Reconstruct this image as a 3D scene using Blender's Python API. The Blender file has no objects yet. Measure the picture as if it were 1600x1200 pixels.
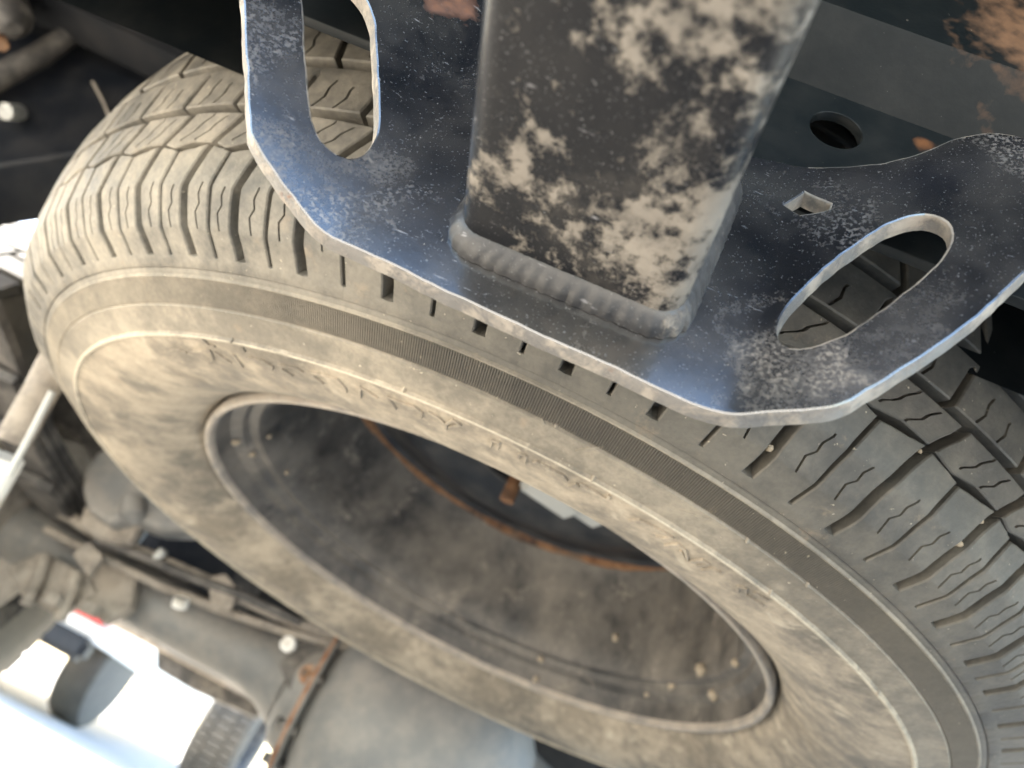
import bpy, bmesh, math, random
import numpy as np
from mathutils import Matrix, Vector
random.seed(7)
rng = np.random.default_rng(7)
sc = bpy.context.scene
COL = sc.collection
PI = math.pi

# ------------------------------------------------------------------ camera
Z0 = 0.45                       # height of the spare wheel's lower rim flange above the ground
FPX = 1194.26                   # focal length in pixels of the 1600 px wide photograph
CAM = np.array([0.0, -0.59785, -0.17327 + Z0])
ROT = np.array([[0.89587143, -0.17549324, 0.40818684],
                [-0.4393663, -0.48661867, 0.75508908],
                [-0.0661183, 0.85580628, 0.51305358]])       # rows: right, up, forward
cam_data = bpy.data.cameras.new('camera')
cam = bpy.data.objects.new('camera', cam_data)
COL.objects.link(cam)
sc.camera = cam
cam_data.sensor_width = 36.0
cam_data.lens = FPX / 1600 * 36.0
cam_data.clip_start = 0.005
cam_data.clip_end = 1000
m = Matrix.Identity(4)
for i in range(3):
    m[i][0] = ROT[0, i]; m[i][1] = ROT[1, i]; m[i][2] = -ROT[2, i]; m[i][3] = CAM[i]
cam.matrix_world = m
cam_data.dof.use_dof = True
cam_data.dof.focus_distance = 0.25
cam_data.dof.aperture_fstop = 9.5

# ------------------------------------------------------------------ sky and sun
SUN_EL, SUN_AZ = math.radians(33), math.radians(-66)          # azimuth measured from +Y towards +X: the sun stands to the left
w = bpy.data.worlds.new('World'); sc.world = w; w.use_nodes = True
nt = w.node_tree; nt.nodes.clear()
o_ = nt.nodes.new('ShaderNodeOutputWorld'); b_ = nt.nodes.new('ShaderNodeBackground'); s_ = nt.nodes.new('ShaderNodeTexSky')
s_.sky_type = 'NISHITA'; s_.sun_disc = False; s_.sun_elevation = SUN_EL; s_.sun_rotation = SUN_AZ
b_.inputs['Strength'].default_value = 0.15
nt.links.new(s_.outputs[0], b_.inputs[0]); nt.links.new(b_.outputs[0], o_.inputs[0])
sl = bpy.data.lights.new('sun', 'SUN'); sl.energy = 5.0; sl.angle = math.radians(0.5); sl.color = (1.0, .94, .84)
so = bpy.data.objects.new('sun', sl); COL.objects.link(so)
sdir = Vector((math.sin(SUN_AZ) * math.cos(SUN_EL), math.cos(SUN_AZ) * math.cos(SUN_EL), math.sin(SUN_EL)))
so.rotation_euler = sdir.to_track_quat('Z', 'Y').to_euler()
so.location = (-5, 0, 6)
sc.view_settings.view_transform = 'Standard'; sc.view_settings.look = 'None'
sc.view_settings.gamma = 1.0; sc.view_settings.use_curve_mapping = False
sc.view_settings.exposure = 2.95
sc.cycles.use_denoising = True
sc.cycles.max_bounces = 8; sc.cycles.diffuse_bounces = 5; sc.cycles.glossy_bounces = 4
sc.cycles.sample_clamp_indirect = 6.0

# ------------------------------------------------------------------ helpers
def ray(px, py):
    return ROT.T @ np.array([(px - 800) / FPX, -(py - 600) / FPX, 1.0])

def at_y(px, py, y):                       # the point seen at a pixel, on the upright plane Y = y
    r = ray(px, py)
    return CAM + r * ((y - CAM[1]) / r[1])

def link(name, me, mats, parent=None):
    o = bpy.data.objects.new(name, me)
    COL.objects.link(o)
    if not isinstance(mats, (list, tuple)): mats = [mats]
    for mm in mats:
        if mm is not None and not any(x == mm for x in me.materials): me.materials.append(mm)
    if parent is not None: o.parent = parent
    return o

def mesh(name, verts, faces, smooth=True):
    me = bpy.data.meshes.new(name)
    me.from_pydata([tuple(map(float, v)) for v in verts], [], [tuple(map(int, f)) for f in faces])
    me.update()
    if smooth: me.polygons.foreach_set('use_smooth', [True] * len(me.polygons))
    return me

def sharp(me, deg=35):
    me.set_sharp_from_angle(angle=math.radians(deg))
    return me

def tag(o, label=None, cat=None, group=None, kind=None):
    if label: o['label'] = label
    if cat: o['category'] = cat
    if group: o['group'] = group
    if kind: o['kind'] = kind
    return o

def empty(name, loc, label, cat, group=None, rot=None):
    o = bpy.data.objects.new(name, None); COL.objects.link(o)
    o.location = tuple(loc); o.empty_display_size = .02
    if rot is not None: o.rotation_euler = rot
    return tag(o, label, cat, group)

class MB:
    def __init__(s): s.v = []; s.f = []
    def add(s, v, f):
        n = len(s.v); s.v += [tuple(map(float, q)) for q in v]; s.f += [tuple(i + n for i in q) for q in f]; return s
    def grid(s, A, close_u=False, close_v=False):      # A: (nu, nv, 3)
        nu, nv = A.shape[:2]
        v = A.reshape(-1, 3); f = []
        for i in range(nu if close_u else nu - 1):
            for j in range(nv if close_v else nv - 1):
                a, b = i, (i + 1) % nu; c, d = j, (j + 1) % nv
                f.append((a * nv + c, b * nv + c, b * nv + d, a * nv + d))
        return s.add(v, f)
    def box(s, lo, hi, bev=.0):
        bm = bmesh.new(); bmesh.ops.create_cube(bm, size=1)
        lo = Vector(lo); hi = Vector(hi)
        for q in bm.verts: q.co = Vector(((lo[k] + hi[k]) / 2 + q.co[k] * (hi[k] - lo[k]) for k in range(3)))
        if bev: bmesh.ops.bevel(bm, geom=bm.edges[:], offset=bev, segments=2, affect='EDGES')
        bm.verts.index_update()
        s.add([q.co for q in bm.verts], [[q.index for q in f.verts] for f in bm.faces]); bm.free(); return s
    def tube(s, pts, rad, n=14, cap=True):
        pts = [np.array(p, float) for p in pts]; rad = rad if isinstance(rad, (list, tuple)) else [rad] * len(pts)
        rings = []
        up = np.array([0.13, .21, .97])
        for i, p in enumerate(pts):
            t = pts[min(i + 1, len(pts) - 1)] - pts[max(i - 1, 0)]; t /= np.linalg.norm(t)
            a = np.cross(t, up); a /= np.linalg.norm(a); b = np.cross(t, a)
            rings.append([p + rad[i] * (a * math.cos(q) + b * math.sin(q)) for q in np.linspace(0, 2 * PI, n, endpoint=False)])
        n0 = len(s.v)
        s.grid(np.array(rings), close_v=True)
        if cap:
            s.f.append(tuple(n0 + i for i in range(n)))
            s.f.append(tuple(n0 + (len(pts) - 1) * n + i for i in reversed(range(n))))
        return s
    def lathe(s, prof, n=96, axis='Z', a0=0, a1=2 * PI, org=(0, 0, 0)):
        full = abs(a1 - a0 - 2 * PI) < 1e-6
        th = np.linspace(a0, a1, n, endpoint=not full)
        prof = np.array(prof, float)
        A = np.zeros((len(th), len(prof), 3))
        for k in range(len(prof)):
            r, z = prof[k]
            c = (r * np.cos(th), r * np.sin(th), np.full_like(th, z))
            if axis == 'X': c = (c[2], c[0], c[1])
            A[:, k, 0], A[:, k, 1], A[:, k, 2] = c[0] + org[0], c[1] + org[1], c[2] + org[2]
        return s.grid(A, close_u=full)
    def build(s, name, mt, parent=None, smooth=True, ang=35):
        me = mesh(name, s.v, s.f, smooth)
        if smooth: sharp(me, ang)
        return link(name, me, mt, parent)

# ------------------------------------------------------------------ materials
def lin(r, g, b):
    return tuple(((c / 255) / 12.92 if c / 255 <= .04045 else ((c / 255 + .055) / 1.055) ** 2.4) for c in (r, g, b)) + (1,)

class Mat:
    def __init__(s, name, base, rough=.6, metal=0., spec=.5):
        s.m = bpy.data.materials.new(name); s.m.use_nodes = True
        s.t = s.m.node_tree; s.b = s.t.nodes['Principled BSDF']
        s.pos = s.t.nodes.new('ShaderNodeNewGeometry').outputs['Position']
        s.b.inputs['Metallic'].default_value = metal
        s.b.inputs['Specular IOR Level'].default_value = spec
        c = s.t.nodes.new('ShaderNodeRGB'); c.outputs[0].default_value = base; s.col = c.outputs[0]
        v = s.t.nodes.new('ShaderNodeValue'); v.outputs[0].default_value = rough; s.rough = v.outputs[0]
        s.h = None; s.seed = 0
    def N(s, kind, **kw):
        n = s.t.nodes.new(kind)
        for k, v in kw.items():
            if k in n.inputs: n.inputs[k].default_value = v
            else: setattr(n, k, v)
        return n
    def L(s, a, b): s.t.links.new(a, b)
    def vec(s, stretch=None, off=None):
        mp = s.N('ShaderNodeMapping'); s.L(s.pos, mp.inputs['Vector'])
        s.seed += 1
        mp.inputs['Location'].default_value = off or (s.seed * 3.7, s.seed * 1.9, s.seed * 5.3)
        if stretch: mp.inputs['Scale'].default_value = stretch
        return mp.outputs[0]
    def noise(s, scale, detail=6, rough=.6, dist=0., stretch=None):
        n = s.N('ShaderNodeTexNoise', Scale=scale, Detail=detail, Roughness=rough, Distortion=dist)
        s.L(s.vec(stretch), n.inputs['Vector']); return n.outputs['Fac']
    def ramp(s, fac, lo, hi, a=0., b=1.):
        r = s.N('ShaderNodeMapRange', interpolation_type='SMOOTHSTEP'); s.L(fac, r.inputs['Value'])
        r.inputs['From Min'].default_value = lo; r.inputs['From Max'].default_value = hi
        r.inputs['To Min'].default_value = a; r.inputs['To Max'].default_value = b; return r.outputs['Result']
    def math(s, op, a, b):
        n = s.N('ShaderNodeMath', operation=op)
        for i, x in enumerate((a, b)):
            if isinstance(x, (int, float)): n.inputs[i].default_value = x
            else: s.L(x, n.inputs[i])
        return n.outputs[0]
    def over(s, fac, color, rough=None, height=0.):
        mx = s.N('ShaderNodeMix', data_type='RGBA'); s.L(fac, mx.inputs['Factor']); s.L(s.col, mx.inputs['A'])
        if isinstance(color, tuple): mx.inputs['B'].default_value = color
        else: s.L(color, mx.inputs['B'])
        s.col = mx.outputs['Result']
        if rough is not None:
            mr = s.N('ShaderNodeMix', data_type='FLOAT'); s.L(fac, mr.inputs['Factor']); s.L(s.rough, mr.inputs['A']); mr.inputs['B'].default_value = rough
            s.rough = mr.outputs['Result']
        if height: s.bump(s.math('MULTIPLY', fac, height))
        return s
    def bump(s, h):
        s.h = h if s.h is None else s.math('ADD', s.h, h); return s
    def done(s, dist=.001, strength=1.):
        s.L(s.col, s.b.inputs['Base Color']); s.L(s.rough, s.b.inputs['Roughness'])
        if s.h is not None:
            bp = s.N('ShaderNodeBump', Strength=strength, Distance=dist); s.L(s.h, bp.inputs['Height']); s.L(bp.outputs[0], s.b.inputs['Normal'])
        return s.m

DUST = (.40, .34, .255, 1)
DUSTP = (.50, .44, .34, 1)
MUD = (.33, .27, .20, 1)
RUST = (.22, .085, .03, 1)

def rubber(name, lo, hi, amount, tint=DUST, streak=None, base=(.036, .036, .034, 1), dust_shade=1., low=.45):
    # clean: share of dust left towards the right; the thinning also paints in shade
    k = Mat(name, base, .55, 0, .4)
    n1 = k.noise(14, 7, .62); n2 = k.noise(70, 6, .7); n3 = k.noise(420, 4, .6)
    mixn = k.math('ADD', k.math('MULTIPLY', n1, .55), k.math('MULTIPLY', n2, .45))
    d = k.ramp(mixn, lo, hi, amount * low, amount)
    d = k.math('MULTIPLY', d, k.ramp(n3, .25, .7, .78, 1.0))
    if dust_shade < 1:
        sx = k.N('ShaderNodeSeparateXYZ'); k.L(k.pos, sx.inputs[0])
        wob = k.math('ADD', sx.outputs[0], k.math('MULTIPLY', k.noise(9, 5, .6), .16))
        d = k.math('MULTIPLY', d, k.ramp(wob, -.15, .10, 1., dust_shade))
    k.over(d, tint, .9)
    if streak:
        k.over(k.ramp(k.noise(60, 5, .6, .6, streak), .56, .72, 0, .55), DUSTP, .95)
    k.over(k.ramp(k.noise(330, 3, .55), .70, .75, 0, .65), DUSTP, .95, .4)
    k.over(k.ramp(k.noise(48, 7, .72), .60, .72, 0, .35), (.30, .235, .165, 1), .95, .2)      # specks of dried mud
    k.bump(k.math('MULTIPLY', n3, .35)); k.bump(k.math('MULTIPLY', n2, .3))
    return k.done(.0012, .7)

M = {}
M['tread'] = rubber('tread_rubber', .36, .62, .62, (.40, .355, .28, 1), dust_shade=.40, low=.22)
M['side'] = rubber('sidewall_rubber', .36, .62, .93, (.43, .365, .275, 1), (1, 1, 1), low=.28)
M['strip'] = rubber('sidewall_strip_rubber', .40, .62, .76, (.42, .365, .28, 1), dust_shade=.85)
M['shoulder'] = rubber('shoulder_rubber', .40, .62, .66, (.40, .36, .29, 1), dust_shade=.42)
M['band'] = rubber('band_rubber', .36, .62, .85, (.40, .345, .265, 1), dust_shade=.22, low=.6)
M['ridge'] = rubber('ridge_rubber', .30, .55, 1.0, (.48, .425, .33, 1))

def paint(name, base, rough, mud=(.6, .72), mudamt=1., dustamt=.25, rustlim=(.74, .8), scratch=True, mudscale=24, speck=True, spec=.5, veil=None, biasx=None, mudcol=((.24, .205, .17, 1), (.46, .41, .34, 1))):
    k = Mat(name, base, rough, 0, spec)
    n1 = k.noise(mudscale, 10, .72, .2)
    fine = k.noise(160, 5, .65)
    k.over(k.ramp(k.noise(30, 6, .65), .35, .75, 0, dustamt), (.34, .31, .27, 1), .75)
    if veil: k.over(k.ramp(k.noise(13, 8, .7, .3), veil[0], veil[1], 0, veil[2]), (.30, .265, .22, 1), .85)
    if scratch:
        k.over(k.ramp(k.noise(330, 3, .6, .0, (.3, 1, 1.8)), .68, .76, 0, .4), (.42, .41, .42, 1), .5, .1)
        k.over(k.math('MULTIPLY', k.ramp(k.noise(760, 3, .6), .48, .66), k.ramp(k.noise(22, 5, .6), .52, .70, 0, .6)), (.24, .215, .19, 1), .8, .15)
        k.over(k.ramp(k.noise(1300, 2, .5), .62, .78, 0, .35), (.3, .3, .3, 1), .6, .1)
    if rustlim: k.over(k.ramp(k.math('ADD', k.math('MULTIPLY', k.noise(18, 6, .6), .7), k.math('MULTIPLY', fine, .3)), *rustlim), RUST, .9, .5)
    if mud:
        mn = k.math('ADD', k.math('MULTIPLY', n1, .75), k.math('MULTIPLY', fine, .25))
        if biasx:
            sx = k.N('ShaderNodeSeparateXYZ'); k.L(k.pos, sx.inputs[0])
            mn = k.math('ADD', k.math('ADD', mn, k.math('MULTIPLY', k.math('SUBTRACT', k.noise(75, 8, .7), .5), .30)), k.ramp(sx.outputs[0], biasx[0], biasx[1], biasx[2], biasx[3]))
        mf = k.ramp(mn, *mud, 0, mudamt)
        if biasx: mf = k.math('MULTIPLY', mf, k.ramp(k.noise(110, 7, .65), .3, .55, .55, 1.))
        c = k.N('ShaderNodeMix', data_type='RGBA'); k.L(k.noise(60, 5, .6), c.inputs['Factor'])
        c.inputs['A'].default_value, c.inputs['B'].default_value = mudcol
        k.over(mf, c.outputs['Result'], .92, .9)
    if speck: k.over(k.ramp(k.noise(620, 3, .55), .73, .79, 0, .5), (.26, .235, .2, 1), .9, .3)
    k.bump(k.math('MULTIPLY', fine, .18))
    return k.done(.0012, .6)

PB = (.0045, .005, .0065, 1)
M['plate'] = paint('black_plate_paint', PB, .22, (.66, .78), .45, .11, (.72, .78), spec=1.)
M['edge'] = paint('worn_lit_edge', (.11, .105, .10, 1), .5, (.44, .56), .75, .35, (.62, .70), mudscale=60)  # worn edge; its pale base also paints in light catching the edges
for q, (ci, cr, wt) in {'plate': (1.95, .15, 1.)}.items():
    bs_ = M[q].node_tree.nodes['Principled BSDF'] if q in M else None
    if bs_: bs_.inputs['Coat Weight'].default_value = wt; bs_.inputs['Coat IOR'].default_value = ci; bs_.inputs['Coat Roughness'].default_value = cr
M['tube'] = paint('muddy_tube_paint', (.004, .005, .0075, 1), .34, (.505, .575), .85, .03, (.76, .8), True, 20, spec=.16, veil=(.50, .74, .22), biasx=(-.075, -.02, -.04, .04), mudcol=((.13, .115, .10, 1), (.36, .32, .265, 1)))
M['weld'] = paint('weld_bead_paint', (.02, .021, .024, 1), .35, (.54, .66), .7, .25, (.66, .72), True, 40)
M['beam'] = paint('crossmember_paint', (.005, .007, .008, 1), .45, (.70, .82), .3, .03, (.70, .76), False, spec=.15)
def local_stain(mt, centre, r0, r1, color, amt=1., grain=False):
    # a stain with a place and a ragged outline of its own
    t = mt.node_tree; bs = t.nodes['Principled BSDF']
    g = t.nodes.new('ShaderNodeNewGeometry'); d = t.nodes.new('ShaderNodeVectorMath'); d.operation = 'DISTANCE'; d.inputs[1].default_value = tuple(centre)
    t.links.new(g.outputs['Position'], d.inputs[0])
    n = t.nodes.new('ShaderNodeTexNoise'); n.inputs['Scale'].default_value = 110; n.inputs['Detail'].default_value = 7; t.links.new(g.outputs['Position'], n.inputs['Vector'])
    ad = t.nodes.new('ShaderNodeMath'); ad.operation = 'MULTIPLY_ADD'; t.links.new(n.outputs['Fac'], ad.inputs[0]); ad.inputs[1].default_value = (r1 - r0) * 3.4; t.links.new(d.outputs['Value'], ad.inputs[2])
    mr = t.nodes.new('ShaderNodeMapRange'); t.links.new(ad.outputs[0], mr.inputs['Value'])
    mr.inputs['From Min'].default_value = r0 + (r1 - r0) * 1.7; mr.inputs['From Max'].default_value = r1 + (r1 - r0) * 1.7; mr.inputs['To Min'].default_value = amt; mr.inputs['To Max'].default_value = 0
    fac = mr.outputs['Result']
    if grain:                                         # a scatter of grains rather than a film
        n3 = t.nodes.new('ShaderNodeTexNoise'); n3.inputs['Scale'].default_value = 850; n3.inputs['Detail'].default_value = 4; n3.inputs['Roughness'].default_value = .65; t.links.new(g.outputs['Position'], n3.inputs['Vector'])
        m3 = t.nodes.new('ShaderNodeMapRange'); t.links.new(n3.outputs['Fac'], m3.inputs['Value']); m3.inputs['From Min'].default_value = .46; m3.inputs['From Max'].default_value = .64; m3.inputs['To Min'].default_value = .12
        mu = t.nodes.new('ShaderNodeMath'); mu.operation = 'MULTIPLY'; t.links.new(fac, mu.inputs[0]); t.links.new(m3.outputs['Result'], mu.inputs[1]); fac = mu.outputs[0]
    n2 = t.nodes.new('ShaderNodeTexNoise'); n2.inputs['Scale'].default_value = 160; n2.inputs['Detail'].default_value = 6; t.links.new(g.outputs['Position'], n2.inputs['Vector'])
    cr = t.nodes.new('ShaderNodeMix'); cr.data_type = 'RGBA'; t.links.new(n2.outputs['Fac'], cr.inputs['Factor'])
    cr.inputs['A'].default_value = tuple(c * .55 for c in color[:3]) + (1,); cr.inputs['B'].default_value = tuple(min(1, c * 1.3) for c in color[:3]) + (1,)
    for sock, val in (('Base Color', cr.outputs['Result']), ('Roughness', .85)):
        src = bs.inputs[sock].links[0].from_socket
        mx = t.nodes.new('ShaderNodeMix'); mx.data_type = 'RGBA' if sock == 'Base Color' else 'FLOAT'
        t.links.new(fac, mx.inputs['Factor']); t.links.new(src, mx.inputs['A'])
        if sock == 'Roughness': mx.inputs['B'].default_value = val
        else: t.links.new(val, mx.inputs['B'])
        t.links.new(mx.outputs['Result'], bs.inputs[sock])
    cw = bs.inputs['Coat Weight']
    if cw.is_linked or cw.default_value > 0:          # a stain is not glossy
        mx = t.nodes.new('ShaderNodeMix'); mx.data_type = 'FLOAT'; t.links.new(fac, mx.inputs['Factor']); mx.inputs['B'].default_value = 0
        if cw.is_linked: t.links.new(cw.links[0].from_socket, mx.inputs['A'])
        else: mx.inputs['A'].default_value = cw.default_value
        t.links.new(mx.outputs['Result'], cw)
M['rim'] = paint('rim_paint', (.010, .012, .015, 1), .38, (.52, .70), .6, .2, (.76, .82), False, 34, veil=(.26, .80, .55), spec=.4)
M['rimlip'] = paint('rim_lip_paint', (.16, .15, .14, 1), .45, (.36, .56), .95, .6, None, False, 40)
M['disc'] = paint('disc_paint', (.010, .012, .016, 1), .5, (.64, .8), .4, .12, (.72, .8), False)
M['frame'] = paint('frame_paint', (.006, .008, .012, 1), .45, (.70, .84), .4, .05, (.75, .82), False, speck=False, spec=.35)
k = Mat('rust_scale', (.13, .065, .035, 1), .9, 0, .2); k.over(k.ramp(k.noise(50, 7, .7), .35, .65), (.24, .135, .075, 1), .95, .5)
k.over(k.ramp(k.noise(20, 5, .6), .55, .65, 0, .9), (.05, .035, .03, 1), .8); k.over(k.ramp(k.noise(35, 5, .6), .5, .66, 0, .6), (.12, .10, .08, 1), .8); M['rust'] = k.done(.001)
k = Mat('rust_stain', RUST, .9, 0, .2); k.over(k.ramp(k.noise(60, 7, .7), .35, .65), (.38, .25, .17, 1), .95, .4); M['ruststain'] = k.done(.001)
M['mud'] = rubber('mud_clod', .2, .6, 1., (.36, .30, .22, 1), None, (.2, .165, .12, 1))
M['axle'] = paint('dusty_axle_paint', (.165, .165, .16, 1), .5, (.46, .72), .5, .5, (.72, .78), False, 9)
M['dusty'] = paint('dusty_steel', (.14, .12, .10, 1), .7, (.36, .6), .9, .7, (.68, .74), False, 30)
M['darkdust'] = paint('dark_dusty_steel', (.035, .033, .032, 1), .6, (.52, .7), .8, .4, (.64, .72), False, 18)
M['zinc'] = paint('zinc_steel', (.42, .43, .41, 1), .45, (.6, .7), .6, .3, None, False, 40)
M['oldtyre'] = rubber('road_tyre_rubber', .4, .65, .26)
k = Mat('bed_underside', (.006, .007, .009, 1), .7, 0, .2); k.over(k.ramp(k.noise(8, 5, .6), .45, .75, 0, .3), (.05, .045, .04, 1), .9); M['bed'] = k.done()
k = Mat('pale_dusty_concrete', (.58, .53, .45, 1), .9, 0, .2); k.over(k.ramp(k.noise(3, 8, .7), .35, .65, 0, .5), (.48, .43, .35, 1)); k.bump(k.noise(60, 6, .7)); M['ground'] = k.done(.004, .5)
k = Mat('white_car_paint', (.78, .79, .80, 1), .25); M['carwhite'] = k.done()
k = Mat('red_lens', (.55, .015, .02, 1), .15); M['redlens'] = k.done()
k = Mat('tinted_glass', (.02, .025, .03, 1), .08); M['glass'] = k.done()
k = Mat('steel_wheel_silver', (.5, .5, .5, 1), .35, .6); M['silver'] = k.done()
k = Mat('dusty_white', (.75, .74, .70, 1), .4); k.over(k.ramp(k.noise(30, 5, .6), .55, .7, 0, .6), DUST, .9); M['dustwhite'] = k.done()  # white with dust patches, for the inner tube and clip bolts

# ------------------------------------------------------------------ ground
g = MB().grid(np.array([[(x, y, 0.0) for y in np.linspace(-60, 300, 25)] for x in np.linspace(-200, 200, 25)]))
tag(g.build('ground', M['ground'], smooth=False), kind='structure')

# ------------------------------------------------------------------ the spare wheel
spare = empty('spare_wheel', (0, 0, Z0), 'dusty spare wheel slung flat behind the black hitch plate', 'wheel')

# outer tread profile, v in metres from the shoulder line, symmetric about the tread centre
_P = np.array([(.3486, -.0158), (.354, -.0128), (.367, -.0075), (.380, .005), (.3875, .0225), (.3935, .0425), (.398, .065), (.3995, .090)])
_P = np.vstack([_P, np.column_stack([_P[-2::-1, 0], .18 - _P[-2::-1, 1]])])
_S = np.r_[0, np.cumsum(np.hypot(*np.diff(_P, axis=0).T))]
# smooth the polyline a little
_vs = np.linspace(0, _S[-1], 400)
_rs = np.interp(_vs, _S, _P[:, 0]); _zs = np.interp(_vs, _S, _P[:, 1])
def _sm(a, n=5):
    p = np.pad(a, n // 2, mode='edge')
    q = np.convolve(p, np.ones(n) / n, 'valid'); q[0] = a[0]; q[-1] = a[-1]; return q
_rs2, _zs2 = _sm(_rs), _sm(_zs)
_nr = np.gradient(_zs2, _vs); _nz = -np.gradient(_rs2, _vs); _l = np.hypot(_nr, _nz); _nr /= _l; _nz /= _l
VT = _S[-1]
def surf(theta, v, h):                     # theta rad, v m, h m (arrays)
    r = np.interp(v, _vs, _rs2) + h * np.interp(v, _vs, _nr)
    z = np.interp(v, _vs, _zs2) + h * np.interp(v, _vs, _nz)
    return np.stack([r * np.cos(theta), r * np.sin(theta), z], -1)

DEP = .0095
# carcass: sidewall (lower), groove floor, sidewall (upper), bead
SW = [(.2345, .012), (.2350, .006), (.2372, .0015), (.241, -.003), (.247, -.0085), (.256, -.0148), (.268, -.0212), (.280, -.0252),
      (.292, -.0274), (.302, -.0283), (.3120, -.0281), (.3148, -.0279), (.3153, -.0291), (.3158, -.0293), (.3166, -.0293), (.3171, -.0290), (.3176, -.0274), (.322, -.0262),
      (.3290, -.0242), (.3310, -.0240), (.3320, -.0238), (.3327, -.0220), (.3380, -.0196), (.3440, -.0164), (.3444, -.0174), (.3453, -.0173), (.3457, -.0160), (.3478, -.0154), (.3484, -.0148)]
SWr = np.array(SW)
fl_v = np.r_[.004, np.linspace(.008, VT - .008, 60), VT - .004]
fl = [(float(np.interp(v, _vs, _rs2) - DEP * np.interp(v, _vs, _nr)), float(np.interp(v, _vs, _zs2) - DEP * np.interp(v, _vs, _nz))) for v in fl_v]
UP = [(r, .18 - z) for r, z in SW[::-1]]
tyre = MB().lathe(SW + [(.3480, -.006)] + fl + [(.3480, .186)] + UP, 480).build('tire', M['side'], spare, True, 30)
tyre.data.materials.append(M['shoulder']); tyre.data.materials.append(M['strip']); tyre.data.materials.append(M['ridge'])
cen = np.zeros(len(tyre.data.polygons) * 3); tyre.data.polygons.foreach_get('center', cen); cen = cen.reshape(-1, 3)
rc = np.hypot(cen[:, 0], cen[:, 1])
mi = np.zeros(len(rc), np.int32)
mi[(rc > .3176) & (rc < .3327)] = 2
mi[(rc > .3149) & (rc < .3172)] = 3
mi[(rc > .3444) & (rc < .3455)] = 2
mi[(rc > .3457) | ((cen[:, 2] > -.006) & (cen[:, 2] < .186) & (rc > .3))] = 1
tyre.data.polygons.foreach_set('material_index', mi)

# serrated band: about two thousand fine radial ridges, one joined part
nR = 1900
th = np.linspace(0, 2 * PI, nR * 4, endpoint=False)
hh = np.tile([0, .0008, .0008, 0], nR)
A = np.zeros((len(th), 4, 3))
for j, (r, z, q) in enumerate([(.3322, -.0222, 0), (.3330, -.0224, 1), (.3440, -.0168, 1), (.3444, -.0160, 0)]):
    nzz = -.9; nrr = .43
    rr_ = r + hh * q * nrr; A[:, j, 0] = rr_ * np.cos(th); A[:, j, 1] = rr_ * np.sin(th); A[:, j, 2] = z + hh * q * nzz
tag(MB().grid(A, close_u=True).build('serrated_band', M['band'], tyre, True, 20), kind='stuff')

# tread pattern -------------------------------------------------------
WK = [-135.8, -130.1, -124.8, -119.7, -114.9, -109.5, -102.9, -96.4, -90.5, -84.5, -77.5, -70.7, -63.9, -59.0, -53.6, -49.0, -43.0]
step = [5.2, 6.4, 5.6, 6.8, 5.0, 5.9]
q = -43.0; k_ = 0; ext = []
while q + 4 < 360 - 135.8 - 3:
    q += step[k_ % 6]; k_ += 1
    ext.append(q)
tot = 360 - 135.8 + 43.0
sc_ = tot / (ext[-1] + 43.0)
ext = [-43.0 + (e + 43.0) * sc_ for e in ext]
ALL = WK + ext                     # last equals first + 360
def wcurve(v): return np.interp(v * 1000, [0, 7, 15, 23, 32, 38, 47, 56, 64, 70, 76, 200], [0, 0, 0, -.1, -.1, 0, .4, .9, 1.7, 2.4, 2.9, 2.9])
def ncurve(v): return np.interp(v * 1000, [0, 7, 30, 40, 47, 55, 60], [0, 0, 0, .1, .35, .65, .8])
def ww(v): return np.interp(v * 1000, [0, 6.3, 6.7, 20, 45, 76], [.03, .03, 5.4, 5.4, 4.6, 5.0]) / 1000
def nw(v): return np.interp(v * 1000, [0, 6.3, 6.7, 20, 45, 60], [.03, .03, 1.7, 1.7, 2.2, 1.8]) / 1000

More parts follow.
